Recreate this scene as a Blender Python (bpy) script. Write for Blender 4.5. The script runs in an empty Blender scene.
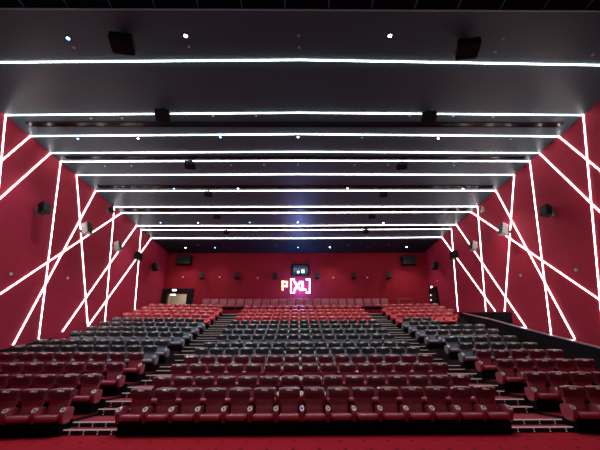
import bpy, bmesh, math, random
from mathutils import Vector, Matrix
random.seed(7)
D = bpy.data
C = bpy.context.scene.collection

# ---------------------------------------------------------------- camera
CAM_Z = 1.55
F = 330.0                                   # focal length in pixels of a 600 px wide frame
TILT = math.atan(137.0 / F)
YAW = math.radians(0.50)
ROLL = -0.0045
cam_d = D.cameras.new('camera')
cam_d.sensor_width = 36.0
cam_d.lens = 36.0 * F / 600.0
cam_d.clip_start = 0.05
cam_d.clip_end = 200
cam = D.objects.new('camera', cam_d)
C.objects.link(cam)
CR = Matrix.Rotation(-YAW, 3, 'Z') @ Matrix.Rotation(math.pi / 2 + TILT, 3, 'X') @ Matrix.Rotation(ROLL, 3, 'Z')
cam.matrix_world = Matrix.Translation((0, 0, CAM_Z)) @ CR.to_4x4()
bpy.context.scene.camera = cam

# ---------------------------------------------------------------- world, exposure
sc = bpy.context.scene
w = D.worlds.new('world')
sc.world = w
w.use_nodes = True
w.node_tree.nodes['Background'].inputs[0].default_value = (0.02, 0.02, 0.025, 1)
w.node_tree.nodes['Background'].inputs[1].default_value = 0.1
sc.view_settings.view_transform = 'Standard'
sc.view_settings.look = 'None'
sc.view_settings.gamma = 1
sc.view_settings.use_curve_mapping = False
sc.view_settings.exposure = 0.0
SPOT_WATTS = 420.0         # each small ceiling spotlight
STRIP_POWER = 11.0          # emission of the white light strips


def ray(px, py):
    return CR @ Vector(((px - 300) / F, (225 - py) / F, -1.0))


def hit(px, py, X=None, Y=None, Z=None):
    """where the sight line through (px, py) meets the wall, cross plane or level asked for"""
    d = ray(px, py)
    if X is not None:
        k = X / d.x
    elif Y is not None:
        k = Y / d.y
    else:
        k = (Z - CAM_Z) / d.z
    return Vector((0, 0, CAM_Z)) + d * k


# ---------------------------------------------------------------- materials
def nt(name):
    m = D.materials.new(name)
    m.use_nodes = True
    return m, m.node_tree, m.node_tree.nodes['Principled BSDF']


def mat(name, col, rough=0.6, metal=0.0, spec=0.5, var=0.0, scale=6.0, bump=0.0, bscale=80.0, emit=None, estr=0.0, coat=0.0):
    m, t, p = nt(name)
    p.inputs['Base Color'].default_value = (*col, 1)
    p.inputs['Roughness'].default_value = rough
    p.inputs['Metallic'].default_value = metal
    p.inputs['Specular IOR Level'].default_value = spec
    p.inputs['Coat Weight'].default_value = coat
    tc = t.nodes.new('ShaderNodeTexCoord')
    if var > 0:
        n = t.nodes.new('ShaderNodeTexNoise')
        n.inputs['Scale'].default_value = scale
        n.inputs['Detail'].default_value = 4
        t.links.new(tc.outputs['Object'], n.inputs['Vector'])
        mx = t.nodes.new('ShaderNodeMixRGB')
        mx.inputs[1].default_value = (*[c * (1 - var) for c in col], 1)
        mx.inputs[2].default_value = (*[min(1, c * (1 + var)) for c in col], 1)
        t.links.new(n.outputs['Fac'], mx.inputs[0])
        t.links.new(mx.outputs[0], p.inputs['Base Color'])
    if bump > 0:
        n2 = t.nodes.new('ShaderNodeTexNoise')
        n2.inputs['Scale'].default_value = bscale
        t.links.new(tc.outputs['Object'], n2.inputs['Vector'])
        b = t.nodes.new('ShaderNodeBump')
        b.inputs['Strength'].default_value = bump
        b.inputs['Distance'].default_value = 0.01
        t.links.new(n2.outputs['Fac'], b.inputs['Height'])
        t.links.new(b.outputs[0], p.inputs['Normal'])
    if emit:
        p.inputs['Emission Color'].default_value = (*emit, 1)
        p.inputs['Emission Strength'].default_value = estr
    return m


def wall_mat(name, col, axis, sx=2.4, sz=1.2):
    """stretched fabric panels: thin seams every sx by sz metres, small change of shade from panel to panel"""
    m, t, p = nt(name)
    p.inputs['Roughness'].default_value = 0.75
    p.inputs['Specular IOR Level'].default_value = 0.25
    g = t.nodes.new('ShaderNodeNewGeometry')
    sp = t.nodes.new('ShaderNodeSeparateXYZ')
    t.links.new(g.outputs['Position'], sp.inputs[0])
    cb = t.nodes.new('ShaderNodeCombineXYZ')
    t.links.new(sp.outputs[axis], cb.inputs[0])
    t.links.new(sp.outputs['Z'], cb.inputs[1])
    br = t.nodes.new('ShaderNodeTexBrick')
    br.inputs['Scale'].default_value = 1.0
    br.inputs['Brick Width'].default_value = sx
    br.inputs['Row Height'].default_value = sz
    br.inputs['Mortar Size'].default_value = 0.008
    br.inputs['Color1'].default_value = (*[c * 0.93 for c in col], 1)
    br.inputs['Color2'].default_value = (*[c * 1.07 for c in col], 1)
    br.inputs['Mortar'].default_value = (*[c * 0.7 for c in col], 1)
    t.links.new(cb.outputs[0], br.inputs['Vector'])
    n = t.nodes.new('ShaderNodeTexNoise')
    n.inputs['Scale'].default_value = 0.5
    n.inputs['Detail'].default_value = 5
    t.links.new(g.outputs['Position'], n.inputs['Vector'])
    mr = t.nodes.new('ShaderNodeMapRange')
    mr.inputs['To Min'].default_value = 0.85
    mr.inputs['To Max'].default_value = 1.15
    t.links.new(n.outputs['Fac'], mr.inputs['Value'])
    mx = t.nodes.new('ShaderNodeMixRGB')
    mx.blend_type = 'MULTIPLY'
    mx.inputs[0].default_value = 1
    t.links.new(br.outputs['Color'], mx.inputs[1])
    t.links.new(mr.outputs[0], mx.inputs[2])
    t.links.new(mx.outputs[0], p.inputs['Base Color'])
    n2 = t.nodes.new('ShaderNodeTexNoise')
    n2.inputs['Scale'].default_value = 60
    t.links.new(g.outputs['Position'], n2.inputs['Vector'])
    b = t.nodes.new('ShaderNodeBump')
    b.inputs['Strength'].default_value = 0.15
    b.inputs['Distance'].default_value = 0.01
    t.links.new(n2.outputs['Fac'], b.inputs['Height'])
    t.links.new(b.outputs[0], p.inputs['Normal'])
    return m


def grid_mat(name, col, line, cell, wd, rough=0.5):
    m, t, p = nt(name)
    p.inputs['Roughness'].default_value = rough
    p.inputs['Specular IOR Level'].default_value = 0.05
    g = t.nodes.new('ShaderNodeNewGeometry')
    br = t.nodes.new('ShaderNodeTexBrick')
    br.offset = 0.0
    br.inputs['Scale'].default_value = 1.0
    br.inputs['Brick Width'].default_value = cell
    br.inputs['Row Height'].default_value = cell
    br.inputs['Mortar Size'].default_value = wd
    br.inputs['Color1'].default_value = (*col, 1)
    br.inputs['Color2'].default_value = (*col, 1)
    br.inputs['Mortar'].default_value = (*line, 1)
    mp = t.nodes.new('ShaderNodeMapping')
    mp.inputs['Location'].default_value = (0.33, 0.2, 0)
    t.links.new(g.outputs['Position'], mp.inputs['Vector'])
    t.links.new(mp.outputs[0], br.inputs['Vector'])
    t.links.new(br.outputs['Color'], p.inputs['Base Color'])
    return m


def carpet_mat(name, col, dark, cell=0.6, size=0.038):
    """cut pile carpet with a small dark dash woven in on a staggered grid"""
    m, t, p = nt(name)
    p.inputs['Roughness'].default_value = 0.95
    p.inputs['Specular IOR Level'].default_value = 0.1
    g = t.nodes.new('ShaderNodeNewGeometry')
    vo = t.nodes.new('ShaderNodeTexVoronoi')
    vo.inputs['Scale'].default_value = 1.0 / cell
    vo.inputs['Randomness'].default_value = 0.0
    mp = t.nodes.new('ShaderNodeMapping')
    mp.inputs['Location'].default_value = (0.1, 0.22, 0)
    mp.inputs['Scale'].default_value = (1.2, 0.85, 0.0)
    t.links.new(g.outputs['Position'], mp.inputs['Vector'])
    t.links.new(mp.outputs[0], vo.inputs['Vector'])
    r = t.nodes.new('ShaderNodeValToRGB')
    r.color_ramp.elements[0].position = size * 1.6
    r.color_ramp.elements[1].position = size * 2.4
    t.links.new(vo.outputs['Distance'], r.inputs[0])
    n = t.nodes.new('ShaderNodeTexNoise')
    n.inputs['Scale'].default_value = 9
    n.inputs['Detail'].default_value = 6
    t.links.new(g.outputs['Position'], n.inputs['Vector'])
    c1 = t.nodes.new('ShaderNodeMixRGB')
    c1.inputs[1].default_value = (*[c * 0.75 for c in col], 1)
    c1.inputs[2].default_value = (*[c * 1.25 for c in col], 1)
    t.links.new(n.outputs['Fac'], c1.inputs[0])
    c2 = t.nodes.new('ShaderNodeMixRGB')
    c2.inputs[1].default_value = (*dark, 1)
    t.links.new(r.outputs[0], c2.inputs[0])
    t.links.new(c1.outputs[0], c2.inputs[2])
    t.links.new(c2.outputs[0], p.inputs['Base Color'])
    b = t.nodes.new('ShaderNodeBump')
    b.inputs['Strength'].default_value = 0.3
    b.inputs['Distance'].default_value = 0.01
    n2 = t.nodes.new('ShaderNodeTexNoise')
    n2.inputs['Scale'].default_value = 120
    t.links.new(g.outputs['Position'], n2.inputs['Vector'])
    t.links.new(n2.outputs['Fac'], b.inputs['Height'])
    t.links.new(b.outputs[0], p.inputs['Normal'])
    return m


M = dict(
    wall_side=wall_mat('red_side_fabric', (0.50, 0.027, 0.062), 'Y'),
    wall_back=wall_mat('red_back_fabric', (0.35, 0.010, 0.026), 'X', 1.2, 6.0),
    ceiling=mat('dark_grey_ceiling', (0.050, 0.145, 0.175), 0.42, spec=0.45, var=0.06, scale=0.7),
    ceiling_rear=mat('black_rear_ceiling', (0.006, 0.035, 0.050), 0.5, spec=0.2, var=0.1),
    ceiling_front=grid_mat('black_tile_ceiling', (0.003, 0.004, 0.004), (0.10, 0.28, 0.30), 1.2, 0.014, 0.9),
    trim=mat('pale_trim', (0.25, 0.75, 0.8), 0.4),
    slot=mat('polished_black_slot', (0.003, 0.010, 0.012), 0.16, spec=0.3, var=0.1),
    carpet=carpet_mat('red_carpet', (0.36, 0.009, 0.024), (0.05, 0.002, 0.006)),
    tier=carpet_mat('dark_red_tier_carpet', (0.24, 0.008, 0.02), (0.02, 0.0, 0.004)),
    riser=mat('black_riser', (0.010, 0.008, 0.010), 0.5, var=0.2),
    step=mat('step_carpet', (0.30, 0.012, 0.03), 0.9, var=0.2, scale=20),
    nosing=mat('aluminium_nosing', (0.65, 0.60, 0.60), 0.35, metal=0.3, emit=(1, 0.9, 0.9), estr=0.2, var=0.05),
    stud=mat('step_light_and_reflection', (0.8, 0.7, 0.7), 0.3, emit=(1, 0.75, 0.78), estr=0.35),
    led=mat('white_led', (1, 1, 1), 0.5, emit=(1.0, 0.965, 0.95), estr=STRIP_POWER),
    red_body=mat('red_leather', (0.43, 0.075, 0.115), 0.36, coat=0.6, var=0.15, scale=9, bump=0.15, bscale=40),
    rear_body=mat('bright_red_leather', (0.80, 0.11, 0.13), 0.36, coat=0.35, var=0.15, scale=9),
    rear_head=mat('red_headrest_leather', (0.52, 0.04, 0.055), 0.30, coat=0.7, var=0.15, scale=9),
    red_head=mat('dark_red_leather', (0.12, 0.011, 0.024), 0.30, coat=0.7, var=0.2, scale=9, bump=0.1, bscale=40),
    grey_body=mat('blue_grey_leather', (0.24, 0.29, 0.35), 0.36, coat=0.6, var=0.15, scale=9, bump=0.15, bscale=40),
    grey_head=mat('black_leather', (0.020, 0.023, 0.026), 0.30, coat=0.8, var=0.2, scale=9, bump=0.1, bscale=40),
    under=mat('underframe_and_shade_black', (0.002, 0.0025, 0.003), 0.7, spec=0.1, var=0.2),
    cup=mat('brushed_cup_ring', (0.50, 0.48, 0.48), 0.4, metal=0.2, var=0.1),
    emblem=mat('pale_embroidery', (0.85, 0.78, 0.75), 0.6, var=0.1, scale=40),
    box=mat('black_speaker', (0.005, 0.006, 0.007), 0.5, spec=0.2, var=0.15, bump=0.1),
    grille=mat('speaker_grille', (0.02, 0.024, 0.026), 0.6, spec=0.2, var=0.2, scale=60, bump=0.4, bscale=200),
    grey_lit_case=mat('grey_lit_speaker_case', (0.50, 0.48, 0.48), 0.5, var=0.15, scale=60, bump=0.3, bscale=200),
    bracket=mat('grey_bracket', (0.18, 0.18, 0.19), 0.4, metal=0.6),
    chrome=mat('steel_rail', (0.9, 0.88, 0.9), 0.3, metal=0.9, var=0.05),
    black_panel=mat('matt_black_panel', (0.006, 0.007, 0.008), 0.7, spec=0.2, var=0.2),
    white_plastic=mat('white_plastic', (0.5, 0.8, 0.85), 0.4, var=0.03),
    beige=mat('beige_corridor', (0.55, 0.47, 0.36), 0.7, var=0.08, scale=3),
    exitlight=mat('exit_sign_light', (1, 1, 1), 0.5, emit=(0.95, 1.0, 0.95), estr=5),
    spot_white=mat('spot_white', (1, 1, 1), 0.5, emit=(1.0, 0.98, 0.95), estr=25),
    spot_blue=mat('spot_blue', (1, 1, 1), 0.5, emit=(0.10, 0.38, 1.0), estr=16),
    spot_dim=mat('spot_dim', (1, 1, 1), 0.5, emit=(1.0, 0.97, 0.95), estr=1.5),
    sign_warm=mat('sign_orange', (1, 0.8, 0.5), 0.5, emit=(1.0, 0.66, 0.30), estr=2.6),
    sign_white=mat('sign_white', (1, 1, 1), 0.5, emit=(1.0, 0.92, 0.94), estr=1.6),
    sign_blue=mat('sign_blue', (1, 1, 1), 0.5, emit=(0.30, 0.28, 1.0), estr=12),
    sign_back=mat('sign_backing', (0.02, 0.02, 0.05), 0.4),
    glass=mat('booth_glass', (0.03, 0.07, 0.07), 0.08, spec=0.8, var=0.1),
    lens=mat('projector_light', (1, 1, 1), 0.4, emit=(0.75, 1.0, 0.9), estr=2.2),
    screen=mat('cinema_screen', (0.75, 0.75, 0.75), 0.8, var=0.02),
)


# ---------------------------------------------------------------- mesh helpers
def finish(name, bm, material, parent=None, smooth=False):
    me = D.meshes.new(name)
    bmesh.ops.recalc_face_normals(bm, faces=bm.faces)
    bm.to_mesh(me)
    bm.free()
    for mm in (material if isinstance(material, (list, tuple)) else [material]):
        me.materials.append(mm)
    if smooth:
        for p in me.polygons:
            p.use_smooth = True
        try:
            me.set_sharp_from_angle(angle=math.radians(50))
        except Exception:
            pass
    o = D.objects.new(name, me)
    C.objects.link(o)
    if parent:
        o.parent = parent
    return o


def box(bm, x0, x1, y0, y1, z0, z1, bev=0.0, seg=2, rx=0.0, mtx=None):
    r = bmesh.ops.create_cube(bm, size=1.0)
    vs = r['verts']
    cx, cy, cz = (x0 + x1) / 2, (y0 + y1) / 2, (z0 + z1) / 2
    bmesh.ops.scale(bm, vec=(x1 - x0, y1 - y0, z1 - z0), verts=vs)
    if bev > 0:
        es = list({e for v in vs for e in v.link_edges})
        rb = bmesh.ops.bevel(bm, geom=es, offset=bev, segments=seg, profile=0.5, affect='EDGES')
        vs = list({v for f in rb['faces'] for v in f.verts} | {v for v in vs if v.is_valid})
    if rx:
        bmesh.ops.rotate(bm, cent=(0, 0, 0), matrix=Matrix.Rotation(rx, 3, 'X'), verts=vs)
    bmesh.ops.translate(bm, vec=(cx, cy, cz), verts=vs)
    if mtx is not None:
        bmesh.ops.transform(bm, matrix=mtx, verts=vs)
    return vs


def boxes(name, specs, material, parent=None, bev=0.0, smooth=False):
    bm = bmesh.new()
    for s in specs:
        box(bm, *s, bev=bev)
    return finish(name, bm, material, parent, smooth)


def prism(bm, pts, off):
    """closed solid: polygon pts pushed along vector off"""
    a = [bm.verts.new(p) for p in pts]
    b = [bm.verts.new(Vector(p) + Vector(off)) for p in pts]
    bm.faces.new(a)
    bm.faces.new(b[::-1])
    n = len(a)
    for i in range(n):
        bm.faces.new((a[i], b[i], b[(i + 1) % n], a[(i + 1) % n]))


def cyl(bm, p, r, h, axis='Z', seg=16, r2=None):
    rr = bmesh.ops.create_cone(bm, cap_ends=True, segments=seg, radius1=r, radius2=r if r2 is None else r2, depth=h)
    vs = rr['verts']
    if axis == 'X':
        bmesh.ops.rotate(bm, cent=(0, 0, 0), matrix=Matrix.Rotation(math.pi / 2, 3, 'Y'), verts=vs)
    if axis == 'Y':
        bmesh.ops.rotate(bm, cent=(0, 0, 0), matrix=Matrix.Rotation(math.pi / 2, 3, 'X'), verts=vs)
    bmesh.ops.translate(bm, vec=p, verts=vs)


def bar(bm, a, b, wdt, thk, nrm):
    """flat bar from a to b, wdt wide in the surface with normal nrm, standing thk proud of it"""
    a, b, nrm = Vector(a), Vector(b), Vector(nrm)
    d = (b - a).normalized()
    s = d.cross(nrm).normalized() * (wdt / 2)
    prism(bm, [a - s, a + s, b + s, b - s], nrm * thk)


def tag(o, label=None, cat=None, group=None, kind=None):
    if label:
        o['label'] = label
    if cat:
        o['category'] = cat
    if group:
        o['group'] = group
    if kind:
        o['kind'] = kind
    return o


def empty(name, loc=(0, 0, 0), rot=(0, 0, 0)):
    o = D.objects.new(name, None)
    o.empty_display_size = 0.1
    o.location = loc
    o.rotation_euler = rot
    C.objects.link(o)
    return o


def children(o):
    return [x for x in KIDS.get(o.name, [])]


KIDS = {}


def adopt(root, *parts):
    for p in parts:
        p.parent = root
        KIDS.setdefault(root.name, []).append(p)
    return root


def copy_tree(o, parent=None):
    c = o.copy()
    C.objects.link(c)
    c.parent = parent
    for ch in children(o):
        copy_tree(ch, c)
    return c


ORD = ['first', 'second', 'third', 'fourth', 'fifth', 'sixth', 'seventh', 'eighth', 'ninth', 'tenth', 'eleventh', 'twelfth',
       'thirteenth', 'fourteenth', 'fifteenth', 'sixteenth', 'seventeenth', 'eighteenth', 'nineteenth', 'twentieth', 'twenty-first', 'twenty-second']

# ---------------------------------------------------------------- layout numbers
ZC = 9.08 + CAM_Z                   # ceiling level
XL, XR = -11.55, 11.45                # side walls
YB = 28.4                            # back wall
YF = -4.0                            # screen wall behind the camera
PITCH = 0.607
SEAT_H = 0.98
X0, X1 = -4.145, -4.145 + 15 * PITCH   # centre block
XAL, XAR = -5.76, 6.52               # aisle ends of the side blocks
ANG = math.radians(7)
ROW_Y = [9.25, 10.5, 11.85, 13.05, 14.3, 15.5, 17.8, 19.0, 20.15, 21.35, 22.5, 23.7, 24.85, 26.0]
TOP_C = [387.5, 375, 363, 354.5, 347, 341.7, 334, 328.7, 323.7, 319.7, 316, 312.5, 309.3, 305.8]
TOP_L = [(45, 387), (60, 373.7), (70, 362), (80, 352), (90, 344.9), (100, 339.3), (110, 331), (120, 326.3), (130, 321.5), (150, 317.5), (155, 313.2), (160, 310), (165, 307), (170, 304)]
TOP_R = [(570, 384.7), (560, 371.3), (545, 358.6), (530, 349.3), (500, 342.4), (490, 335.6), (470, 329), (460, 324.3), (430, 320.4), (425, 317), (440, 312.7), (430, 309.5), (425, 306.6), (420, 303.7)]
XA_L = [-5.50, -5.56, -5.62, -5.56, -5.60, -5.63] + [XAL] * 8
Z_C = [0.0] + [hit(302, y, Y=Y).z - SEAT_H for y, Y in zip(TOP_C[1:], ROW_Y[1:])]


def side_z(px, py, Y, side):
    """level of a side tier whose headrests show at (px, py); the row is turned ANG towards the screen"""
    z = 0
    xa = XAL if side < 0 else XAR
    yy = Y
    for _ in range(8):
        p = hit(px, py, Y=yy)
        yy = Y - (abs(p.x) - abs(xa)) * math.tan(ANG)
    return p.z - SEAT_H


Z_L = [max(0.0, side_z(a, b, Y, -1)) if i else 0.0 for i, ((a, b), Y) in enumerate(zip(TOP_L, ROW_Y))]
Z_R = [max(0.0, side_z(a, b, Y, 1)) if i else 0.0 for i, ((a, b), Y) in enumerate(zip(TOP_R, ROW_Y))]
EDGE = [None] + [y - 1.2 for y in ROW_Y[1:]]
EDGE[6] = ROW_Y[6] - 1.2
Y15 = 27.3
Z15 = hit(300, 299.0, Y=Y15).z - 1.0
print('Z_C', [round(z, 2) for z in Z_C])
print('Z_L', [round(z, 2) for z in Z_L])
print('Z_R', [round(z, 2) for z in Z_R], round(Z15, 2))

# ---------------------------------------------------------------- room shell
S = dict(kind='structure')
tag(boxes('floor', [(XL - .3, XR + .3, YF - .3, 10, -0.3, 0.0)], M['carpet']), **S)
DOOR_X0, DOOR_X1 = hit(167, 300, Y=YB).x, hit(186.5, 300, Y=YB).x
DOOR_TOP = hit(176, 293.5, Y=YB).z
DOOR_BOT = 3.3
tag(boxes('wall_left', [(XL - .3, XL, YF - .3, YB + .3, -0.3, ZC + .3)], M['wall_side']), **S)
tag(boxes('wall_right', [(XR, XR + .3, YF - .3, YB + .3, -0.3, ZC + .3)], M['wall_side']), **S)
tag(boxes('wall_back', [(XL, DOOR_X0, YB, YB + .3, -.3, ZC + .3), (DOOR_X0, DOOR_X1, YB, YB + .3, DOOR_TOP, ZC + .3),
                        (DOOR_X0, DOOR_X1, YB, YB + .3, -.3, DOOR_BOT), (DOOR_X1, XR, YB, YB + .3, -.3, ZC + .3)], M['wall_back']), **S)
tag(boxes('wall_front', [(XL, XR, YF - .3, YF, -.3, ZC + .3)], M['black_panel']), **S)
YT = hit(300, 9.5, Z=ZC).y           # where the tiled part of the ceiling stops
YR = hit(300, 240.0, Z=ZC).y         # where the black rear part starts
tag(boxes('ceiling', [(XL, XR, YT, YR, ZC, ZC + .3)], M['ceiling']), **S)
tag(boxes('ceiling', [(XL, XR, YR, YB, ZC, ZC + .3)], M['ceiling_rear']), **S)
tag(boxes('ceiling', [(XL, XR, YF, YT, ZC, ZC + .3)], M['ceiling_front']), **S)
tag(boxes('trim_1', [(XL, XR, YT - .02, YT + .02, ZC - .03, ZC + .02)], M['trim']), **S)

# tiers: carpeted treads with black risers, centre block and the two side blocks turned to the screen
for blk, (xa, xb, zz) in enumerate(((X0 - .02, X1 + .02, Z_C), (XL, XAL, Z_L), (XAR, XR, Z_R))):
    bm = bmesh.new()
    for i in range(1, 14):
        e0 = EDGE[i]
        e1 = EDGE[i + 1] if i < 13 else Y15 - 1.0
        if i == 13 and blk:
            e1 = YB
        tn = math.tan(ANG)
        if blk == 0:
            q = [(xa, e0), (xb, e0), (xb, e1 + .02), (xa, e1 + .02)]
        elif blk == 1:
            xb = XAL + .28 if i < 6 else XAL
            dx = (xb - xa) * tn
            q = [(xa, e0 - dx), (xb, e0), (xb, e1 + .02), (xa, min(e1 + .02, YB) - (dx if i < 13 else 0))]
        else:
            dx = (xb - xa) * tn
            q = [(xa, e0), (xb, e0 - dx), (xb, min(e1 + .02, YB) - (dx if i < 13 else 0)), (xa, e1 + .02)]
        z1 = zz[i]
        z0 = -.05
        vt = [bm.verts.new((x, y, z1)) for x, y in q]
        vb = [bm.verts.new((x, y, z0)) for x, y in q]
        f = bm.faces.new(vt)
        f.material_index = 0
        bm.faces.new(vb[::-1]).material_index = 1
        for k in range(4):
            bm.faces.new((vt[k], vb[k], vb[(k + 1) % 4], vt[(k + 1) % 4])).material_index = 1
    if blk == 0:
        box(bm, XL, XR, Y15 - 1.0, YB, 0, Z15)
    tag(finish('floor', bm, [M['tier'], M['riser']]), **S)

# ---------------------------------------------------------------- ceiling light strips
STRIPS = [((0, 62.2), (300, 59.7), (600, 65)), ((5.7, 115), (300, 112.6), (582.4, 115)), ((30.5, 136), (300, 134), (558, 136.3)),
          ((52, 153), (300, 151.6), (538, 153)), ((62, 161.6), (300, 160.5), (527.5, 161.2)), ((77, 175), (300, 174.2), (513.4, 174.7)),
          ((95, 191), (300, 190.5), (495.2, 190.6)), ((113.7, 207), (300, 206.6), (477.2, 206.4)), ((121, 213), (300, 212.6), (470, 212)),
          ((136, 225.7), (300, 225.6), (455.6, 224.7)), ((140.5, 229.7), (300, 229.8), (450.8, 229)), ((151, 238.2), (300, 238.3), (441, 237.2))]
EDGEWORD = ['nearest the front of the hall'] + [ORD[i] + ' from the front' for i in range(1, 11)] + ['closest to the back wall']
kinks = []
for i, pts in enumerate(STRIPS):
    p = [hit(*q, Z=ZC - .004) for q in pts]
    # carry the ends to the side walls along the strip's own line
    a = Vector((XL, p[1].y + (p[0].y - p[1].y) * (XL - p[1].x) / (p[0].x - p[1].x), ZC - .004))
    b = Vector((XR, p[1].y + (p[2].y - p[1].y) * (XR - p[1].x) / (p[2].x - p[1].x), ZC - .004))
    kinks.append((a, b))
    bm = bmesh.new()
    bar(bm, a, p[1], 0.036, 0.02, (0, 0, -1))
    bar(bm, p[1], b, 0.036, 0.02, (0, 0, -1))
    tag(finish('led_strip_light', bm, M['led']), f'straight white light strip running across the grey ceiling, {EDGEWORD[i]}', 'light strip', 'light strips across the ceiling')

# wall strips: pixel at the ceiling end, pixel at the lower end, words for it
LW = [(1, (-4, 215), 'nearest the front and almost upright'), (2, (-60, 213), 'short slanting one cut by the picture edge'),
      (3, (-60, 252), 'long slanting one above the speaker'), (4, (38.4, 339), 'almost upright one beside the front speaker'),
      (5, (87.8, 328), 'one leaning back as it descends'), (6, (12.2, 346), 'steep diagonal ending at the fifth row'),
      (7, (104.8, 321.5), 'upright one starting at a small speaker'), (8, (-40, 320.5), 'longest diagonal sloping gently to the front'),
      (9, (62.2, 331.5), 'diagonal one ending at the seventh seat row'), (10, (134.2, 314), 'upright one crossing the black box'),
      (11, (87.5, 326.5), 'diagonal one running behind the black box')]
RW = [(1, (603, 330), 'nearest the front and almost upright'), (2, (640, 203), 'short slanting one cut by the picture edge'),
      (3, (640, 250), 'long slanting one passing above the front speaker'), (4, (551.5, 336), 'almost upright one beside the front speaker'),
      (5, (504.8, 311.4), 'one leaning back as it descends'), (6, (575.2, 339), 'steep diagonal ending at the steel handrail'),
      (7, (486, 311.4), 'upright one starting at a small speaker'), (8, (640, 327), 'longest diagonal sloping gently to the front'),
      (9, (526.6, 328), 'diagonal one ending at the steel handrail'), (10, (458, 311.4), 'upright one crossing the black box'),
      (11, (495.5, 311.4), 'diagonal one running behind the black box')]
for side, lst, X, nrm in (('left', LW, XL, (1, 0, 0)), ('right', RW, XR, (-1, 0, 0))):
    for k, (ix, low, wd) in enumerate(lst):
        top = kinks[ix][0 if side == 'left' else 1].copy()
        bot = hit(*low, X=X)
        d = bot - top
        if bot.y < 1.0:
            bot = top + d * ((1.0 - top.y) / d.y)
        bm = bmesh.new()
        off = Vector(nrm) * .004
        bar(bm, top + off, bot + off, 0.038, 0.016 + 0.004 * (k % 3), nrm)
        tag(finish('led_strip_light', bm, M['led']), f'white light strip on the {side} red wall, {wd}', 'light strip', f'light strips on the {side} wall')

# polished slots in the ceiling
SLOTS = [(122.3, 126.3, 'second and third', 11.0, -9.6), (156.3, 158.3, 'fourth and fifth', 11.0, -11.0), (185.3, 187.6, 'sixth and seventh', 11.0, -11.0),
         (208.4, 210.6, 'eighth and ninth', 11.0, -11.0), (227.0, 228.6, 'tenth and eleventh', 11.0, -11.0)]
for i, (ya, yb, nm, xr, xl) in enumerate(SLOTS):
    a, b = hit(300, ya, Z=ZC).y, hit(300, yb, Z=ZC).y
    t = empty('ceiling_slot', (0, (a + b) / 2, ZC))
    tag(t, f'long glossy black slot in the ceiling between the {nm} light strips', 'ceiling slot', 'glossy slots in the ceiling')
    h = (b - a) / 2
    boxes('slot_panel', [(-11.1, 11.0, -h, h, -.012, 0)], M['slot'], t)
    boxes('slot_lip', [(-11.1, 11.0, -h - .02, -h, -.03, 0), (-11.1, 11.0, h, h + .02, -.03, 0)], M['box'], t)


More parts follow.
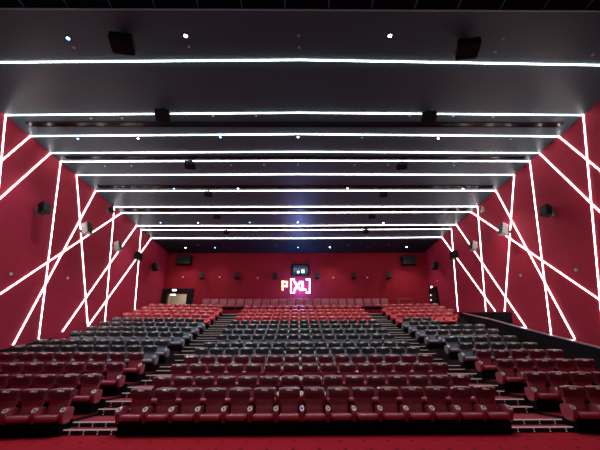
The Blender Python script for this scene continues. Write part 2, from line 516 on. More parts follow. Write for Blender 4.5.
# ---------------------------------------------------------------- the seats
def seat_parts(kind, full=True):
    body, head = (M['red_body'], M['red_head']) if kind == 'red' else (M['grey_body'], M['grey_head'])
    P = {}
    bm = bmesh.new()
    vs = box(bm, -.232, .232, -.155, -.005, .34, .80, bev=.045, seg=3, rx=math.radians(-8))
    for v in vs:                       # narrower at the waist
        f = 1 - .10 * max(0, (.78 - v.co.z) / .44)
        v.co.x *= f
    P['backrest'] = finish('backrest', bm, body, smooth=True)
    bm = bmesh.new()
    hp_ = [(-.125, .735), (-.168, .745), (-.190, .78), (-.196, .84), (-.190, .90), (-.168, .945), (-.125, .973), (-.05, .98), (.012, .955), (.02, .88), (.0, .76), (-.06, .73)]
    nx = 8
    rings = []
    for k in range(nx + 1):
        u = -1 + 2 * k / nx
        e = .93 if abs(u) == 1 else 1.0
        r_ = []
        for y, z in hp_:
            yy_, zz_ = -.09 + (y + .09) * e, .855 + (z - .855) * e
            zz_ -= .012 * u * u if z > .86 else (.022 * (1 - u * u) if z < .79 else 0)
            yy_ -= .012 * u * u
            r_.append(bm.verts.new((.257 * u, yy_, zz_)))
        rings.append(r_)
    for ra, rb in zip(rings, rings[1:]):
        for k in range(len(hp_)):
            bm.faces.new((ra[k], rb[k], rb[(k + 1) % len(hp_)], ra[(k + 1) % len(hp_)]))
    bm.faces.new(rings[0][::-1])
    bm.faces.new(rings[-1])
    P['headrest'] = finish('headrest', bm, head, smooth=True)
    bm = bmesh.new()
    vs = box(bm, -.245, .245, -.61, -.12, .31, .455, bev=.07, seg=4)
    for v in vs:
        u = v.co.x / .245
        if v.co.z > .38:
            v.co.z -= .02 * (1 - u * u)
            v.co.z -= .03 * max(0, (v.co.y + .35) / .25)
    P['seat_cushion'] = finish('seat_cushion', bm, body, smooth=True)
    bm = bmesh.new()
    box(bm, -.22, .22, -.53, -.50, .08, .30, bev=.012, rx=math.radians(6))
    P['footrest'] = finish('footrest', bm, M['under'], smooth=True)
    bm = bmesh.new()
    box(bm, -.295, .295, -.45, -.03, .0, .26)  # black block widened to stand in for the shadow under the row
    box(bm, -.22, .22, -.47, -.03, .05, .30)
    box(bm, -.24, -.18, -.46, .0, 0, .07)
    box(bm, .18, .24, -.46, .0, 0, .07)
    P['base'] = finish('base', bm, M['under'])
    hp = PITCH / 2

    def arm(x):
        bm = bmesh.new()
        prof = [(-.575, .44), (-.565, .495), (-.455, .575), (-.40, .588), (-.14, .585), (-.06, .55), (-.06, .36), (-.16, .26), (-.40, .24), (-.48, .27)]
        prism(bm, [(x - .05, y, z) for y, z in prof], (.10, 0, 0))
        bmesh.ops.bevel(bm, geom=[e for e in bm.edges], offset=.014, segments=2, affect='EDGES')
        return finish('armrest', bm, body, smooth=True)

    def ring(x):
        bm = bmesh.new()
        n = 16
        for k in range(n):
            a0, a1 = 2 * math.pi * k / n, 2 * math.pi * (k + 1) / n
            q = [(r * math.cos(a), 1.25 * r * math.sin(a), 0) for r, a in ((.030, a0), (.056, a0), (.056, a1), (.030, a1))]
            prism(bm, q, (0, 0, .014))
        bmesh.ops.rotate(bm, cent=(0, 0, 0), matrix=Matrix.Rotation(math.radians(38), 3, 'X'), verts=bm.verts)
        bmesh.ops.translate(bm, vec=(x, -.508, .539), verts=bm.verts)
        bmesh.ops.remove_doubles(bm, verts=bm.verts, dist=1e-5)
        return finish('cup_holder', bm, M['cup'])

    P['arm_l'] = arm(-hp)
    P['arm_r'] = arm(hp)
    if full:
        P['cup_l'] = ring(-hp)
        P['cup_r'] = ring(hp)
    bm = bmesh.new()                  # embroidered mark: brackets round a cross and an angle
    segs = [((-.085, .945), (-.085, .905)), ((-.085, .945), (-.068, .945)), ((-.085, .905), (-.068, .905)),
            ((.085, .945), (.085, .905)), ((.085, .945), (.068, .945)), ((.085, .905), (.068, .905)),
            ((-.055, .945), (-.01, .905)), ((-.055, .905), (-.01, .945)), ((.012, .945), (.012, .905)), ((.012, .905), (.05, .905))]
    def on(x, z):
        v = (z - .905) / .04            # follows the slope of the headrest
        return (x * .78, -.182 + v * .022 - .012, .910 + v * .030)
    for (xa, za), (xb, zb) in segs:
        bar(bm, on(xa, za), on(xb, zb), .016, .012, (0, .72, -.69))
    P['emblem'] = finish('emblem', bm, M['emblem'])
    return P


def drop(o):
    D.objects.remove(o, do_unlink=True)


def assemble(P, ends, full=True):
    """a seat as an Empty with parts; ends = True gives it both armrests"""
    r = empty('cinema_chair')

    def add(src, parent):
        c = src.copy()
        c.name = src.name.split('.')[0]
        C.objects.link(c)
        c.parent = parent
        KIDS.setdefault(parent.name, []).append(c)
        return c
    for k in ('backrest', 'headrest', 'seat_cushion', 'footrest', 'base'):
        o = add(P[k], r)
        if k == 'headrest':
            e = add(P['emblem'], o)
            e['label'] = 'pale embroidered mark'
    sides = ('l', 'r') if ends == 2 else ('l',)
    for s in sides:
        a = add(P['arm_' + s], r)
        if full:
            e = add(P['cup_' + s], a)
            e['label'] = 'pale metal cup ring'
    return r


PR = {k: seat_parts(k) for k in ('red', 'grey')}
PROTO = {}
for k in ('red', 'grey'):
    for e in (1, 2):
        for fl in (True, False):
            PROTO[k, e, fl] = assemble(PR[k], e, fl)
used = set()


def row_words(i):
    return 'front row' if i == 0 else ORD[i] + ' row'


def place_seat(i, block, n, count, x, y, z, rz):
    kind = 'red' if i < 4 else 'grey'
    # seats run left to right; the armrest sits on the left, the last one of a block has both
    key = (kind, 2 if n == count - 1 else 1, i < 6)
    if key in used:
        o = copy_tree(PROTO[key])
    else:
        o = PROTO[key]
        used.add(key)
    o.location = (x, y, z)
    o.rotation_euler = (0, 0, rz)
    look = 'dark red padded seat' if kind == 'red' else 'grey seat with black headrest'
    if block == 'centre':
        if n <= 7:
            wd = 'at the left aisle' if n == 0 else ORD[n] + ' from the left aisle'
        else:
            k = count - 1 - n
            wd = 'at the right aisle' if k == 0 else ORD[k] + ' from the right aisle'
    else:
        k = (count - 1 - n) if block == 'left' else n
        wd = 'at the aisle' if k == 0 else ORD[k] + ' from the aisle'
    tag(o, f'{look}, {row_words(i)} of the {block} block, {wd}', 'seat',
        'dark red seats in the four front rows' if kind == 'red' else 'grey seats with black headrests in the middle rows')
    return o


def project_x(p):
    q = CR.transposed() @ (Vector(p) - Vector((0, 0, CAM_Z)))
    return 300 + F * q.x / -q.z


N_L = [9] * 14
N_R = [5] * 6 + [6, 6, 3, 3, 6, 7, 7, 7]
LAYOUT = []
for i in range(14):
    Y = ROW_Y[i]
    for n in range(15):
        LAYOUT.append((i, 'centre', n, 15, X0 + (n + .5) * PITCH, Y, Z_C[i], 0))
    for n in range(N_L[i]):
        k = N_L[i] - 1 - n + .5
        LAYOUT.append((i, 'left', n, N_L[i], XA_L[i] - k * PITCH * math.cos(ANG), Y - k * PITCH * math.sin(ANG), Z_L[i], ANG))
    for n in range(N_R[i]):
        k = n + .5
        LAYOUT.append((i, 'right', n, N_R[i], XAR + k * PITCH * math.cos(ANG), Y - k * PITCH * math.sin(ANG), Z_R[i], -ANG))
rear = []
for L in LAYOUT:
    i, blk, n, cnt, x, y, z, rz = L
    px = project_x((x, y - .3, z + .7))
    if px < -22 or px > 622:
        continue
    if i < 10:
        place_seat(*L)
    else:
        rear.append(L)

# the red rows behind the grey ones: more seats than one would count, one object
bm = bmesh.new()
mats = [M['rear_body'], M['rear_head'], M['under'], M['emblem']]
for i, blk, n, cnt, x, y, z, rz in rear:
    mt = Matrix.Translation((x, y, z)) @ Matrix.Rotation(rz, 4, 'Z')
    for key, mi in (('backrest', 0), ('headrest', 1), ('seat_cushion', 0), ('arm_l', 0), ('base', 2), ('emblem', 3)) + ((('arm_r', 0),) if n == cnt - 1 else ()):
        me = PR['red'][key].data
        nv, nf = len(bm.verts), len(bm.faces)
        bm.from_mesh(me)
        bm.verts.ensure_lookup_table()
        bm.faces.ensure_lookup_table()
        bmesh.ops.transform(bm, matrix=mt, verts=bm.verts[nv:])
        for f in bm.faces[nf:]:
            f.material_index = mi
me = D.meshes.new('rear_cinema_seating')
bm.to_mesh(me)
bm.free()
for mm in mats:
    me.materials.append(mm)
o = D.objects.new('rear_cinema_seating', me)
C.objects.link(o)
tag(o, 'rows of small bright red seats behind the grey rows, below the back row', 'seating', kind='stuff')

for k in PR:
    for o in PR[k].values():
        drop(o)
for key, o in PROTO.items():
    if key not in used:
        for ch in list(KIDS.get(o.name, [])):
            for g in KIDS.get(ch.name, []):
                drop(g)
            drop(ch)
        drop(o)

# back row: wider seats with plain square backs
def lounge_seat():
    r = empty('lounge_chair')
    bm = bmesh.new()
    box(bm, -.30, .30, -.16, 0, .38, 1.0, bev=.04, seg=2, rx=math.radians(-5))
    a = finish('backrest', bm, M['red_body'], smooth=True)
    bm = bmesh.new()
    box(bm, -.30, .30, -.62, -.12, .28, .45, bev=.04, seg=2)
    b = finish('seat_cushion', bm, M['red_body'], smooth=True)
    bm = bmesh.new()
    box(bm, -.26, .26, -.55, -.03, 0, .29)
    c = finish('base', bm, M['under'])
    return adopt(r, a, b, c)


p0 = lounge_seat()
xa, xb = hit(202.5, 299, Y=Y15).x, hit(388, 299, Y=Y15).x
for n in range(22):
    o = p0 if n == 0 else copy_tree(p0)
    o.location = (xa + (xb - xa) * (n + .5) / 22, Y15 + .02, Z15)
    wd = (('leftmost seat' if n == 0 else ORD[n] + ' seat from the left end') if n < 11 else ('rightmost seat' if n == 21 else ORD[21 - n] + ' seat from the right end'))
    tag(o, f'pinkish red square-backed seat along the back wall, {wd}', 'seat', 'wide seats in the last row under the back wall')

# ---------------------------------------------------------------- aisle stairs
def staircase(name_words, xa, xb, near=0.0):
    t = empty('aisle_staircase', ((xa + xb) / 2, EDGE[1] - .35, 0))
    tag(t, f'carpeted aisle stairs with pale step edges between the centre and {name_words} blocks', 'staircase', 'aisle stairs')
    hw = (xb - xa) / 2 - .01
    y0 = EDGE[1] - .35
    lv = []
    for i in range(1, 14):
        lo, hi = Z_C[i - 1], Z_C[i]
        lv.append((EDGE[i] - .32 - (.3 if i == 6 else 0), lo + (hi - lo) * .5))
        lv.append((EDGE[i], hi))
    lv.append((Y15 - 1.35, Z_C[13] + (Z15 - Z_C[13]) * .5))
    for k, (y, z) in enumerate(lv):
        ye = lv[k + 1][0] if k + 1 < len(lv) else Y15 - 1.02
        zl = lv[k - 1][1] if k else 0
        bm = bmesh.new()
        nl = near if k < 11 else 0
        box(bm, -hw + nl, hw, y - y0, ye - y0 - .002, 0.001, z)
        s = finish('step', bm, M['step'], t)
        for p in s.data.polygons:
            if abs(p.normal.y) > .5:
                p.material_index = 1
        s.data.materials.append(M['riser'])
        bm = bmesh.new()
        box(bm, -hw + nl, hw, y - y0 - .012, y - y0 + .026, z - .016, z + .004)
        finish('nosing', bm, M['nosing'], s)
        if k < 8:
            for q in range(4):
                for lv_ in (.28, .72):  # lower studs are added as the reflection of the upper lights
                    bm = bmesh.new()
                    cyl(bm, (-hw + nl + (q + .5) * (2 * hw - nl) / 4, y - y0 - .004, zl + (z - zl) * lv_ - .01), .010, .012, 'Y', 8)
                    finish('step_light_and_reflection', bm, M['stud'], s)
    return t


staircase('left', XAL, X0 - .02, .29)
staircase('right', X1 + .02, XAR)

# ---------------------------------------------------------------- side parapets, rails
PX = XR - .45
rail_pts = [hit(463, 313.6, X=PX), hit(490, 319.6, X=PX), hit(520, 328.0, X=PX), hit(560, 338.3, X=PX), hit(600, 348.6, X=PX), hit(640, 359.5, X=PX)]
t = empty('side_parapet', (0, 0, 0))
tag(t, 'black side wall with a sloping steel handrail beside the right block', 'parapet')
bm = bmesh.new()
prism(bm, [(PX, p.y, p.z) for p in rail_pts] + [(PX, rail_pts[-1].y, 0.0), (PX, rail_pts[0].y, 0.0)], (.08, 0, 0))
finish('parapet_wall', bm, M['black_panel'], t)
bm = bmesh.new()
for a, b in zip(rail_pts, rail_pts[1:]):
    d = (b - a).normalized()
    u = Vector((0, 0, 1))
    prism(bm, [a + Vector((-.03, 0, 0)), a + Vector((.11, 0, 0)), a + Vector((.11, 0, .05)), a + Vector((-.03, 0, .05))], b - a)
finish('handrail', bm, M['chrome'], t)
pn = [hit(459, 312.5, X=XR - .03), hit(511, 312, X=XR - .03), hit(512.5, 330, X=XR - .03)]
bm = bmesh.new()
prism(bm, [pn[0], pn[1], pn[2], Vector((XR - .03, pn[2].y, 0)), Vector((XR - .03, pn[0].y, 0))], (.03, 0, 0))
tag(finish('wall_panel', bm, M['black_panel']), 'flat black panel on the right wall under the ends of the strips', 'wall panel')
PL = XL + .14
lp = [hit(-20, 354, X=PL), hit(8, 348.5, X=PL), hit(30, 343.5, X=PL), hit(52, 338, X=PL)]
bm = bmesh.new()
prism(bm, [(PL, p.y, p.z) for p in lp] + [(PL, lp[-1].y, 0.0), (PL, lp[0].y, 0.0)], (-.1, 0, 0))
tag(finish('side_parapet', bm, M['black_panel']), 'low black ledge along the left wall beside the seats', 'parapet')
# handrail in front of the entrance end of the back row
rz = Z_R[13]
a, b = hit(399, 304, Y=26.9), hit(413, 304, Y=26.9)
bm = bmesh.new()
for x in (a.x, b.x):
    cyl(bm, (x, 26.9, (rz + a.z) / 2 + .2), .025, a.z - rz + .4, 'Z', 10)
cyl(bm, ((a.x + b.x) / 2, 26.9, a.z + .4 - .2 + .2), .025, b.x - a.x + .05, 'X', 10)
tag(finish('guard_rail', bm, M['bracket']), 'small grey guard rail at the right end of the back row', 'rail')

# ---------------------------------------------------------------- doors
Zf = DOOR_BOT
fx0, fx1 = hit(160.8, 296, Y=YB).x, hit(193.3, 296, Y=YB).x
ft = hit(176, 288.6, Y=YB - .1).z
t = tag(empty('door_1', ((fx0 + fx1) / 2, YB, Zf)), **S)
c = (fx0 + fx1) / 2
fx0 = max(fx0, XL + .02)
boxes('door_surround', [(fx0 - c, DOOR_X0 - c, -.12, -.001, -.3, ft - Zf), (DOOR_X1 - c, fx1 - c, -.12, -.001, -.3, ft - Zf), (DOOR_X0 - c, DOOR_X1 - c, -.12, -.001, DOOR_TOP - Zf, ft - Zf)], M['black_panel'], t)
ex = hit(174.3, 290.1, Y=YB - .15)
boxes('exit_light', [(ex.x - c - .15, ex.x - c + .15, -.17, -.121, ex.z - Zf - .06, ex.z - Zf + .06)], M['exitlight'], t)
# corridor behind the open doorway
tag(boxes('wall_corridor', [(DOOR_X0 - .6, DOOR_X1 + .6, YB + 2.3, YB + 2.4, Zf - .1, DOOR_TOP + .9), (DOOR_X0 - .7, DOOR_X0 - .6, YB + .3, YB + 2.4, Zf - .1, DOOR_TOP + .9),
                            (DOOR_X1 + .6, DOOR_X1 + .7, YB + .3, YB + 2.4, Zf - .1, DOOR_TOP + .9), (DOOR_X0 - .7, DOOR_X1 + .7, YB + .3, YB + 2.4, DOOR_TOP + .8, DOOR_TOP + .9),
                            (DOOR_X0 - .7, DOOR_X1 + .7, YB + .3, YB + 2.4, Zf - .1, Zf)], M['beige']), **S)
ld = D.lights.new('corridor_lamp', 'AREA')
ld.energy = 22
ld.size = .5
ld.color = (1, .93, .82)
lo = D.objects.new('corridor_lamp', ld)
C.objects.link(lo)
lo.location = ((DOOR_X0 + DOOR_X1) / 2, YB + 1.2, DOOR_TOP + .75)
lp2 = hit(173, 294.6, Y=YB + .9)
bm = bmesh.new()
cyl(bm, (lp2.x, YB + .9, min(lp2.z, DOOR_TOP + .72)), .22, .06, 'Z', 20)
tag(finish('corridor_ceiling_lamp', bm, M['exitlight']), 'round bright lamp in the corridor behind the left doorway', 'lamp')
# balustrade line inside the corridor
boxes('stair_rail', [(DOOR_X0 + .1, DOOR_X1 - .1, YB + 1.6, YB + 1.65, Zf + 1.15, Zf + 1.2)], M['bracket'])
tag(D.objects['stair_rail'], 'thin rail across the beige corridor behind the doorway', 'rail')

# dark doorway on the right wall
da, db = hit(429.2, 290, X=XR), hit(437.5, 288.5, X=XR)
yd0, yd1 = min(da.y, YB - .1), db.y
ztop = hit(433, 288.7, X=XR).z
zb = Z_R[13]
t = tag(empty('door_2', (XR, (yd0 + yd1) / 2, zb)), **S)
h = abs(yd0 - yd1) / 2
boxes('door_surround', [(-.14, -.001, -h, h, ztop - zb - .12, ztop - zb), (-.14, -.001, -h, -h + .12, 0, ztop - zb - .12), (-.14, -.001, h - .12, h, 0, ztop - zb - .12)], M['black_panel'], t)
boxes('door_leaf', [(-.06, -.001, -h + .12, h - .12, 0, ztop - zb - .12)], M['box'], t)
for q, (px, py, mm, rr) in enumerate(((431.2, 295.2, 'spot_dim', .06), (431.4, 300, 'spot_dim', .06))):
    p = hit(px, py, X=XR - .12)
    boxes('indicator_light', [(-.17, -.141, p.y - (yd0 + yd1) / 2 - rr, p.y - (yd0 + yd1) / 2 + rr, p.z - zb - rr, p.z - zb + rr)], M[mm], t)
p = hit(431.8, 287, X=XR - .05)
t = empty('exit_sign', p)
tag(t, 'small lit exit lamp above the dark door on the right wall', 'exit lamp')
boxes('sign_case', [(-.02, .05, -.14, .14, -.08, .08)], M['box'], t)
boxes('sign_face', [(-.04, -.02, -.12, .12, -.06, .06)], M['exitlight'], t)

# ---------------------------------------------------------------- sign P [XL]
ys = YB - .14
sg = empty('illuminated_sign', hit(297, 286, Y=YB))
tag(sg, 'glowing P [XL] sign on the red back wall above the last row', 'sign')
so = sg.location.copy()


def lt(name, strokes, wd, mm, label=None):
    bm = bmesh.new()
    for (ax, ay), (bx, by) in strokes:
        a, b = hit(ax, ay, Y=YB - .10) - so, hit(bx, by, Y=YB - .10) - so
        d = (b - a).normalized() * wd * .5
        bar(bm, a - d, b + d, wd, .09, (0, 1, 0))
    o = finish(name, bm, M[mm], sg)
    if label:
        o['label'] = label
    return o


lt('letter_p', [((282.6, 281.7), (282.6, 289.4)), ((282.6, 281.7), (286.9, 281.9)), ((286.9, 282.3), (286.9, 285.6)), ((286.9, 286), (282.6, 286))], .14, 'sign_warm', 'orange white letter P')
lt('open_bracket', [((290.9, 279.3), (290.9, 292.6)), ((290.9, 279.3), (294.2, 279.3)), ((290.9, 292.6), (294.2, 292.6))], .11, 'sign_white', 'white opening bracket')
lt('letter_x', [((294.6, 281.9), (300.2, 289.6)), ((300.2, 281.9), (294.6, 289.6))], .13, 'sign_blue', 'blue white letter X')
lt('letter_l', [((302.4, 281.9), (302.4, 289.6)), ((302.4, 289.6), (305.4, 289.6))], .13, 'sign_blue', 'blue white letter L')
lt('close_bracket', [((309.7, 279.3), (309.7, 292.6)), ((309.7, 279.3), (306.4, 279.3)), ((309.7, 292.6), (306.4, 292.6))], .11, 'sign_white', 'white closing bracket')

sl = D.lights.new('letter_glow', 'POINT')
sl.energy = 280
sl.color = (.16, .32, 1)
sl.shadow_soft_size = .15
slo = D.objects.new('letter_glow', sl)
C.objects.link(slo)
slo.parent = sg
slo.location = hit(300, 286, Y=YB - .75) - so

# projection booth window above the sign
p0_, p1_ = hit(291.6, 276.3, Y=YB), hit(308.6, 264.2, Y=YB)
t = tag(empty('window_1', ((p0_.x + p1_.x) / 2, YB, (p0_.z + p1_.z) / 2)), **S)
hw, hh = (p1_.x - p0_.x) / 2, (p1_.z - p0_.z) / 2
boxes('window_frame', [(-hw, hw, -.12, -.001, hh - .1, hh), (-hw, hw, -.12, -.001, -hh, -hh + .1), (-hw, -hw + .14, -.12, -.001, -hh + .1, hh - .1), (hw - .1, hw, -.12, -.001, -hh + .1, hh - .1)], M['black_panel'], t)
boxes('glass_pane', [(-hw + .14, hw - .1, -.04, -.001, -hh + .1, hh - .1)], M['glass'], t)
pj = hit(298.2, 272, Y=YB - .06)
t = empty('projector_lens', (pj.x, YB - .05, pj.z))
tag(t, 'bright round projector light in the booth window', 'projector', 'lights in the booth window')
bm = bmesh.new()
cyl(bm, (0, 0, 0), .11, .04, 'Y', 20)
finish('lens_light', bm, M['lens'], t)
bm = bmesh.new()
cyl(bm, (0, .005, 0), .20, .03, 'Y', 20)
finish('lens_ring', bm, M['box'], t)
pj = hit(302.8, 271.3, Y=YB - .06)
bm = bmesh.new()
for dx in (-.12, .02):
    for dz in (-.14, .02):
        box(bm, pj.x + dx, pj.x + dx + .11, YB - .07, YB - .041, pj.z + dz, pj.z + dz + .12)
tag(finish('booth_screen', bm, M['spot_dim']), 'square pale lit panel beside the round light in the booth window', 'light panel', 'lights in the booth window')


# ---------------------------------------------------------------- loudspeakers
def speaker_box(wd=.42, ht=.55, dp=.34, face='grille'):
    """face looks along -Y; the back is a narrower trapezoid, held by a bracket on the +Y side"""
    r = empty('wall_speaker')
    bm = bmesh.new()
    q = [(-wd / 2, -dp / 2), (wd / 2, -dp / 2), (wd / 2 * .62, dp / 2), (-wd / 2 * .62, dp / 2)]
    prism(bm, [(x, y, -ht / 2) for x, y in q], (0, 0, ht))
    bmesh.ops.bevel(bm, geom=[e for e in bm.edges], offset=.012, segments=2, affect='EDGES')
    a = finish('cabinet', bm, M['grey_lit_case' if face == 'grey_lit_case' else 'box'], smooth=True)  # pale grey also paints in the strip light on the cabinet sides
    bm = bmesh.new()
    box(bm, -wd / 2 + .02, wd / 2 - .02, -dp / 2 - .018, -dp / 2 + .004, -ht / 2 + .02, ht / 2 - .02, bev=.006)
    b = finish('grille', bm, M['grille'])
    bm = bmesh.new()
    box(bm, -.04, .04, dp / 2, dp / 2 + .16, -.03, .03)
    box(bm, -.09, .09, dp / 2 + .15, dp / 2 + .18, -.11, .11)
    c = finish('bracket', bm, M['bracket'])
    return adopt(r, a, b, c)


sp_big = speaker_box(.42, .52, .34)
sp_grey = speaker_box(.40, .56, .30, 'grey_lit_case')
first = {'b': True, 'g': True}


def put_speaker(src, key, loc, rot, label, group, sc_=1.0, name='wall_speaker'):
    if first[key]:
        first[key] = False
        o = src
    else:
        o = copy_tree(src)
    o.name = name
    o.location = loc
    o.rotation_euler = rot
    o.scale = (sc_,) * 3
    tag(o, label, 'speaker', group)


R = math.radians
for px, py, s, wd in ((202, 276, .95, 'leftmost of the six in line'), (237, 276, .95, 'second from the left in the line'), (275, 276, .95, 'left of the letter P'),
                      (317, 276, .95, 'right of the sign bracket'), (353.5, 276, .95, 'second from the right in the line'), (388.5, 276, .95, 'rightmost of the six in line')):
    p = hit(px, py, Y=YB - .33)
    put_speaker(sp_big, 'b', p, (R(-12), 0, 0), f'black loudspeaker on the back wall, {wd}', 'loudspeakers on the back wall', s)
for px, py, key, s, wd in ((43.5, 208.5, 'b', .95, 'nearest the front'), (86.7, 228.7, 'g', 1.1, 'pale-faced one under the crossing strips'), (118, 246.5, 'g', 1.05, 'grey one halfway to the back'),
                           (155, 267, 'b', 1.1, 'closest to the back corner'), (111, 210.3, 'b', .65, 'small one just under the ceiling')):
    X = XL + .36
    p = hit(px, py, X=X)
    put_speaker(sp_big if key == 'b' else sp_grey, key, p, (R(-18), 0, R(90 - (2 if key == 'g' else 8))), f'loudspeaker bracketed on the left red wall, {wd}', 'loudspeakers on the left wall', s)
for px, py, key, s, wd in ((546.5, 211, 'b', .95, 'nearest the front'), (503.5, 229.5, 'g', 1.1, 'pale-topped one by the crossing strips'), (473.5, 246, 'g', 1.05, 'grey one halfway to the back'),
                           (435.3, 265.8, 'b', 1.1, 'closest to the back corner'), (481.5, 209.6, 'g', .55, 'small pale one just under the ceiling')):
    X = XR - .36
    p = hit(px, py, X=X)
    put_speaker(sp_big if key == 'b' else sp_grey, key, p, (R(-18), 0, R(-90 + (2 if key == 'g' else 8))), f'loudspeaker bracketed on the right red wall, {wd}', 'loudspeakers on the right wall', s)
# junction boxes where the strips cross
for px, py, X, sgn, wd in ((138, 256.3, XL, 1, 'left'), (454.2, 255.3, XR, -1, 'right')):
    p = hit(px, py, X=X + sgn * .12)
    t = empty('junction_box', (X, p.y, p.z))
    tag(t, f'square black box covering two crossing light strips on the {wd} wall', 'box', 'black boxes over crossing strips')
    bm = bmesh.new()
    x0_, x1_ = sorted((0.0, sgn * .30))
    box(bm, x0_, x1_, -.34, .34, -.26, .26, bev=.015)
    finish('case', bm, M['box'], t)
    bm = bmesh.new()
    x0_, x1_ = sorted((sgn * .30, sgn * .315))
    box(bm, x0_, x1_, -.28, .28, -.20, .20)
    finish('cover', bm, M['black_panel'], t)
# subwoofers high on the back wall
for px, py, wd in ((184.3, 260, 'left'), (408.8, 260.3, 'right')):
    p = hit(px, py, Y=YB - .3)
    t = empty('subwoofer', (p.x, YB, p.z))
    tag(t, f'wide dark loudspeaker cabinet high in the {wd} corner of the back wall', 'speaker', 'wide cabinets on the back wall')
    bm = bmesh.new()
    box(bm, -.62, .62, -.5, -.02, -.42, .42, bev=.02)
    finish('cabinet', bm, M['box'], t, True)
    for sx in (-.3, .3):
        bm = bmesh.new()
        box(bm, sx - .28, sx + .28, -.52, -.499, -.36, .36, bev=.008)
        finish('grille', bm, M['grille'], t)

# ceiling loudspeakers, hung in pairs
CS = [(122, 43, 1.25, 'left', 'first'), (468, 48, 1.25, 'right', 'first'), (162.5, 115, 1.05, 'left', 'second'), (429, 117, 1.05, 'right', 'second'),
      (190, 165, .95, 'left', 'third'), (402, 165.5, .95, 'right', 'third'), (208.3, 194, .85, 'left', 'fourth'), (383.5, 194.3, .85, 'right', 'fourth'),
      (217, 216.5, .85, 'left', 'fifth'), (372, 216, .85, 'right', 'fifth'), (226.5, 232, .8, 'left', 'sixth'), (366, 231.5, .8, 'right', 'sixth')]


def ceiling_speaker():
    r = empty('ceiling_speaker')
    bm = bmesh.new()
    prism(bm, [(-.30, -.20, -.02), (-.30, .20, -.12), (-.30, .24, -.31), (-.30, -.16, -.20)], (.60, 0, 0))
    bmesh.ops.bevel(bm, geom=[e for e in bm.edges], offset=.015, segments=2, affect='EDGES')
    a = finish('cabinet', bm, M['box'], smooth=True)
    bm = bmesh.new()
    prism(bm, [(-.27, .215, -.15), (-.27, .245, -.15), (-.27, .265, -.31), (-.27, .235, -.31)], (.54, 0, 0))
    b = finish('grille', bm, M['grille'])
    bm = bmesh.new()
    box(bm, -.05, .05, -.03, .07, -.10, .10)
    box(bm, -.12, .12, -.07, .11, .085, .10)
    c = finish('bracket', bm, M['box'])
    return adopt(r, a, b, c)


src = ceiling_speaker()
for n, (px, py, s, side, wd) in enumerate(CS):
    o = src if n == 0 else copy_tree(src)
    p = hit(px, py, Z=ZC - .26 * s)
    o.location = (p.x, p.y, ZC - .101 * s)
    o.rotation_euler = (0, 0, R(8 if side == 'left' else -8))
    s *= .88
    o.scale = (s,) * 3
    tag(o, f'black loudspeaker hung under the ceiling, {side} side, {wd} from the front', 'speaker', 'loudspeakers hung under the ceiling')

# ---------------------------------------------------------------- spotlights and small ceiling fittings
SPOTS = [(68, 38.5, 'b', .085), (185.5, 36, 'w', .085), (390, 36, 'w', .085), (77.8, 138.8, 'b', .07), (138, 138.6, 'w', .06), (220.3, 137.3, 'b', .07),
         (298, 137.2, 'w', .06), (438.3, 138.6, 'w', .07), (174, 188.6, 'b', .07), (238, 188.6, 'w', .06), (347.5, 188.3, 'w', .08), (463, 188.8, 'w', .07),
         (160.5, 222.8, 'b', .08), (198, 222.8, 'w', .07), (249.6, 222.5, 'b', .07), (298, 222.5, 'w', .08), (383.3, 222.8, 'w', .08),
         (185.5, 247.7, 'w', .09), (215, 247.7, 'b', .09), (298, 247.5, 'b', .09), (330, 247.5, 'w', .09), (406.7, 247.2, 'w', .10)]
for n, (px, py, k, r_) in enumerate(SPOTS):
    p = hit(px, py, Z=ZC - .02)
    t = empty('ceiling_spotlight', (p.x, p.y, ZC))
    band = next((g for lim, g in ((60, 'front'), (150, 'second'), (200, 'third'), (230, 'fourth'), (300, 'last')) if py < lim))
    same = [q for q in SPOTS if next((g for lim, g in ((60, 'front'), (150, 'second'), (200, 'third'), (230, 'fourth'), (300, 'last')) if q[1] < lim)) == band]
    idx = sorted(q[0] for q in same).index(px)
    pos = 'leftmost' if idx == 0 else 'rightmost' if idx == len(same) - 1 else ORD[idx] + ' from the left'
    col = 'bluish' if k == 'b' else 'white'
    tag(t, f'tiny {col} spotlight in the ceiling, {pos} of the {band} row of spotlights', 'spotlight', 'small spotlights in the ceiling')
    bm = bmesh.new()
    cyl(bm, (0, 0, -.012), r_ * .6, .02, 'Z', 16)
    finish('lamp', bm, M['spot_blue' if k == 'b' else 'spot_white'], t)
    bm = bmesh.new()
    cyl(bm, (0, 0, -.006), r_ * 1.1, .012, 'Z', 20)
    finish('rim', bm, M['box'], t)
    sd = D.lights.new('spot_beam', 'SPOT')
    sd.energy = SPOT_WATTS * (.7 if k == 'b' else 1) * (.45 if py > 240 else 1)
    sd.color = (.72, .84, 1) if k == 'b' else (1, .97, .94)
    sd.spot_size = R(110)
    sd.spot_blend = .8
    sd.shadow_soft_size = .05
    so_ = D.objects.new('spot_beam', sd)
    C.objects.link(so_)
    so_.parent = t
    so_.location = (0, 0, -.08)

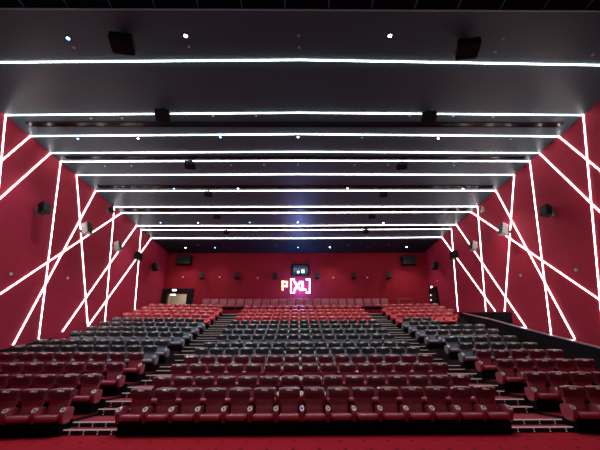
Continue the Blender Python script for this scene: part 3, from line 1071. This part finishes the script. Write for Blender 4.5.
SENS = [(298.5, 35.8), (299, 47.5), (503, 38.7), (495.3, 52), (477, 54), (593, 55), (74, 47.8), (189, 47), (113, 48.3), (91, 118.8), (122, 118.5), (213, 116.3), (256, 116), (409.5, 116.4), (453, 116.4), (493, 117),
        (362, 137.8), (511, 139), (231, 165.3), (264, 165), (354.5, 165), (388, 165), (454, 165.4), (131.5, 166), (105, 166.3), (298, 165), (274, 214.5), (272.5, 214.8), (337, 214.5), (414, 214.3), (172.5, 215),
        (276, 245), (278, 245), (368, 247.7), (389, 245), (198, 245), (348.5, 245)]
seen = []
for n, (px, py) in enumerate(SENS):
    if any(abs(px - a) < 2.5 and abs(py - b) < 3 for a, b in seen):
        continue
    seen.append((px, py))
rows_ = {}
for px, py in seen:
    g = 'nearest the front' if py < 100 else 'just behind the second light strip' if py < 125 else 'just behind the third light strip' if py < 150 else 'just behind the fifth light strip' if py < 180 else 'just behind the ninth light strip' if py < 220 else 'in the black rear part'
    rows_.setdefault(g, []).append((px, py))
for g, lst in rows_.items():
    lst.sort()
    for n, (px, py) in enumerate(lst):
        p = hit(px, py, Z=ZC - .03)
        bm = bmesh.new()
        cyl(bm, (0, 0, -.015), .05, .03, 'Z', 14, r2=.035)
        cyl(bm, (0, 0, -.04), .022, .03, 'Z', 10)
        o = finish('ceiling_sensor', bm, M['white_plastic'], None, True)
        o.location = (p.x, p.y, ZC)
        pos = 'leftmost' if n == 0 else 'rightmost' if n == len(lst) - 1 else ORD[n] + ' from the left'
        tag(o, f'tiny pale ceiling fitting, {pos} of those {g}', 'ceiling fitting', 'tiny fittings in the ceiling')
for px, py, X, Y, wd in ((10.5, 273.8, XL, None, 'left wall, nearer the front'), (67.3, 278, XL, None, 'left wall, nearer the back'), (521, 275.4, XR, None, 'right wall, nearer the back'),
                         (576.5, 270, XR, None, 'right wall, nearer the front'), (183, 277, None, YB, 'back wall, leftmost'), (219.7, 277.2, None, YB, 'back wall, second from the left'),
                         (257.7, 278, None, YB, 'back wall, third from the left'), (333.2, 277.6, None, YB, 'back wall, second from the right'), (367.3, 277.6, None, YB, 'back wall, rightmost'),
                         (437.5, 280.6, XR, None, 'right wall above the dark door')):
    p = hit(px, py, X=X) if X is not None else hit(px, py, Y=Y)
    sg_ = 0 if X is None else (1 if X < 0 else -1)
    bm = bmesh.new()
    if X is None:
        cyl(bm, (0, -.02, 0), .06, .04, 'Y', 14)
    else:
        cyl(bm, (sg_ * .02, 0, 0), .06, .04, 'X', 14)
    o = finish('wall_sensor', bm, M['white_plastic'], None, True)
    o.location = p
    tag(o, f'tiny round pale wall fitting on the {wd}', 'wall fitting', 'tiny round fittings on the red walls')

# the screen itself, behind the camera
boxes('cinema_screen', [(-10.5, 10.4, YF + .02, YF + .06, .9, 9.6)], M['screen'])
tag(D.objects['cinema_screen'], 'large pale cinema screen facing the seats', 'screen')
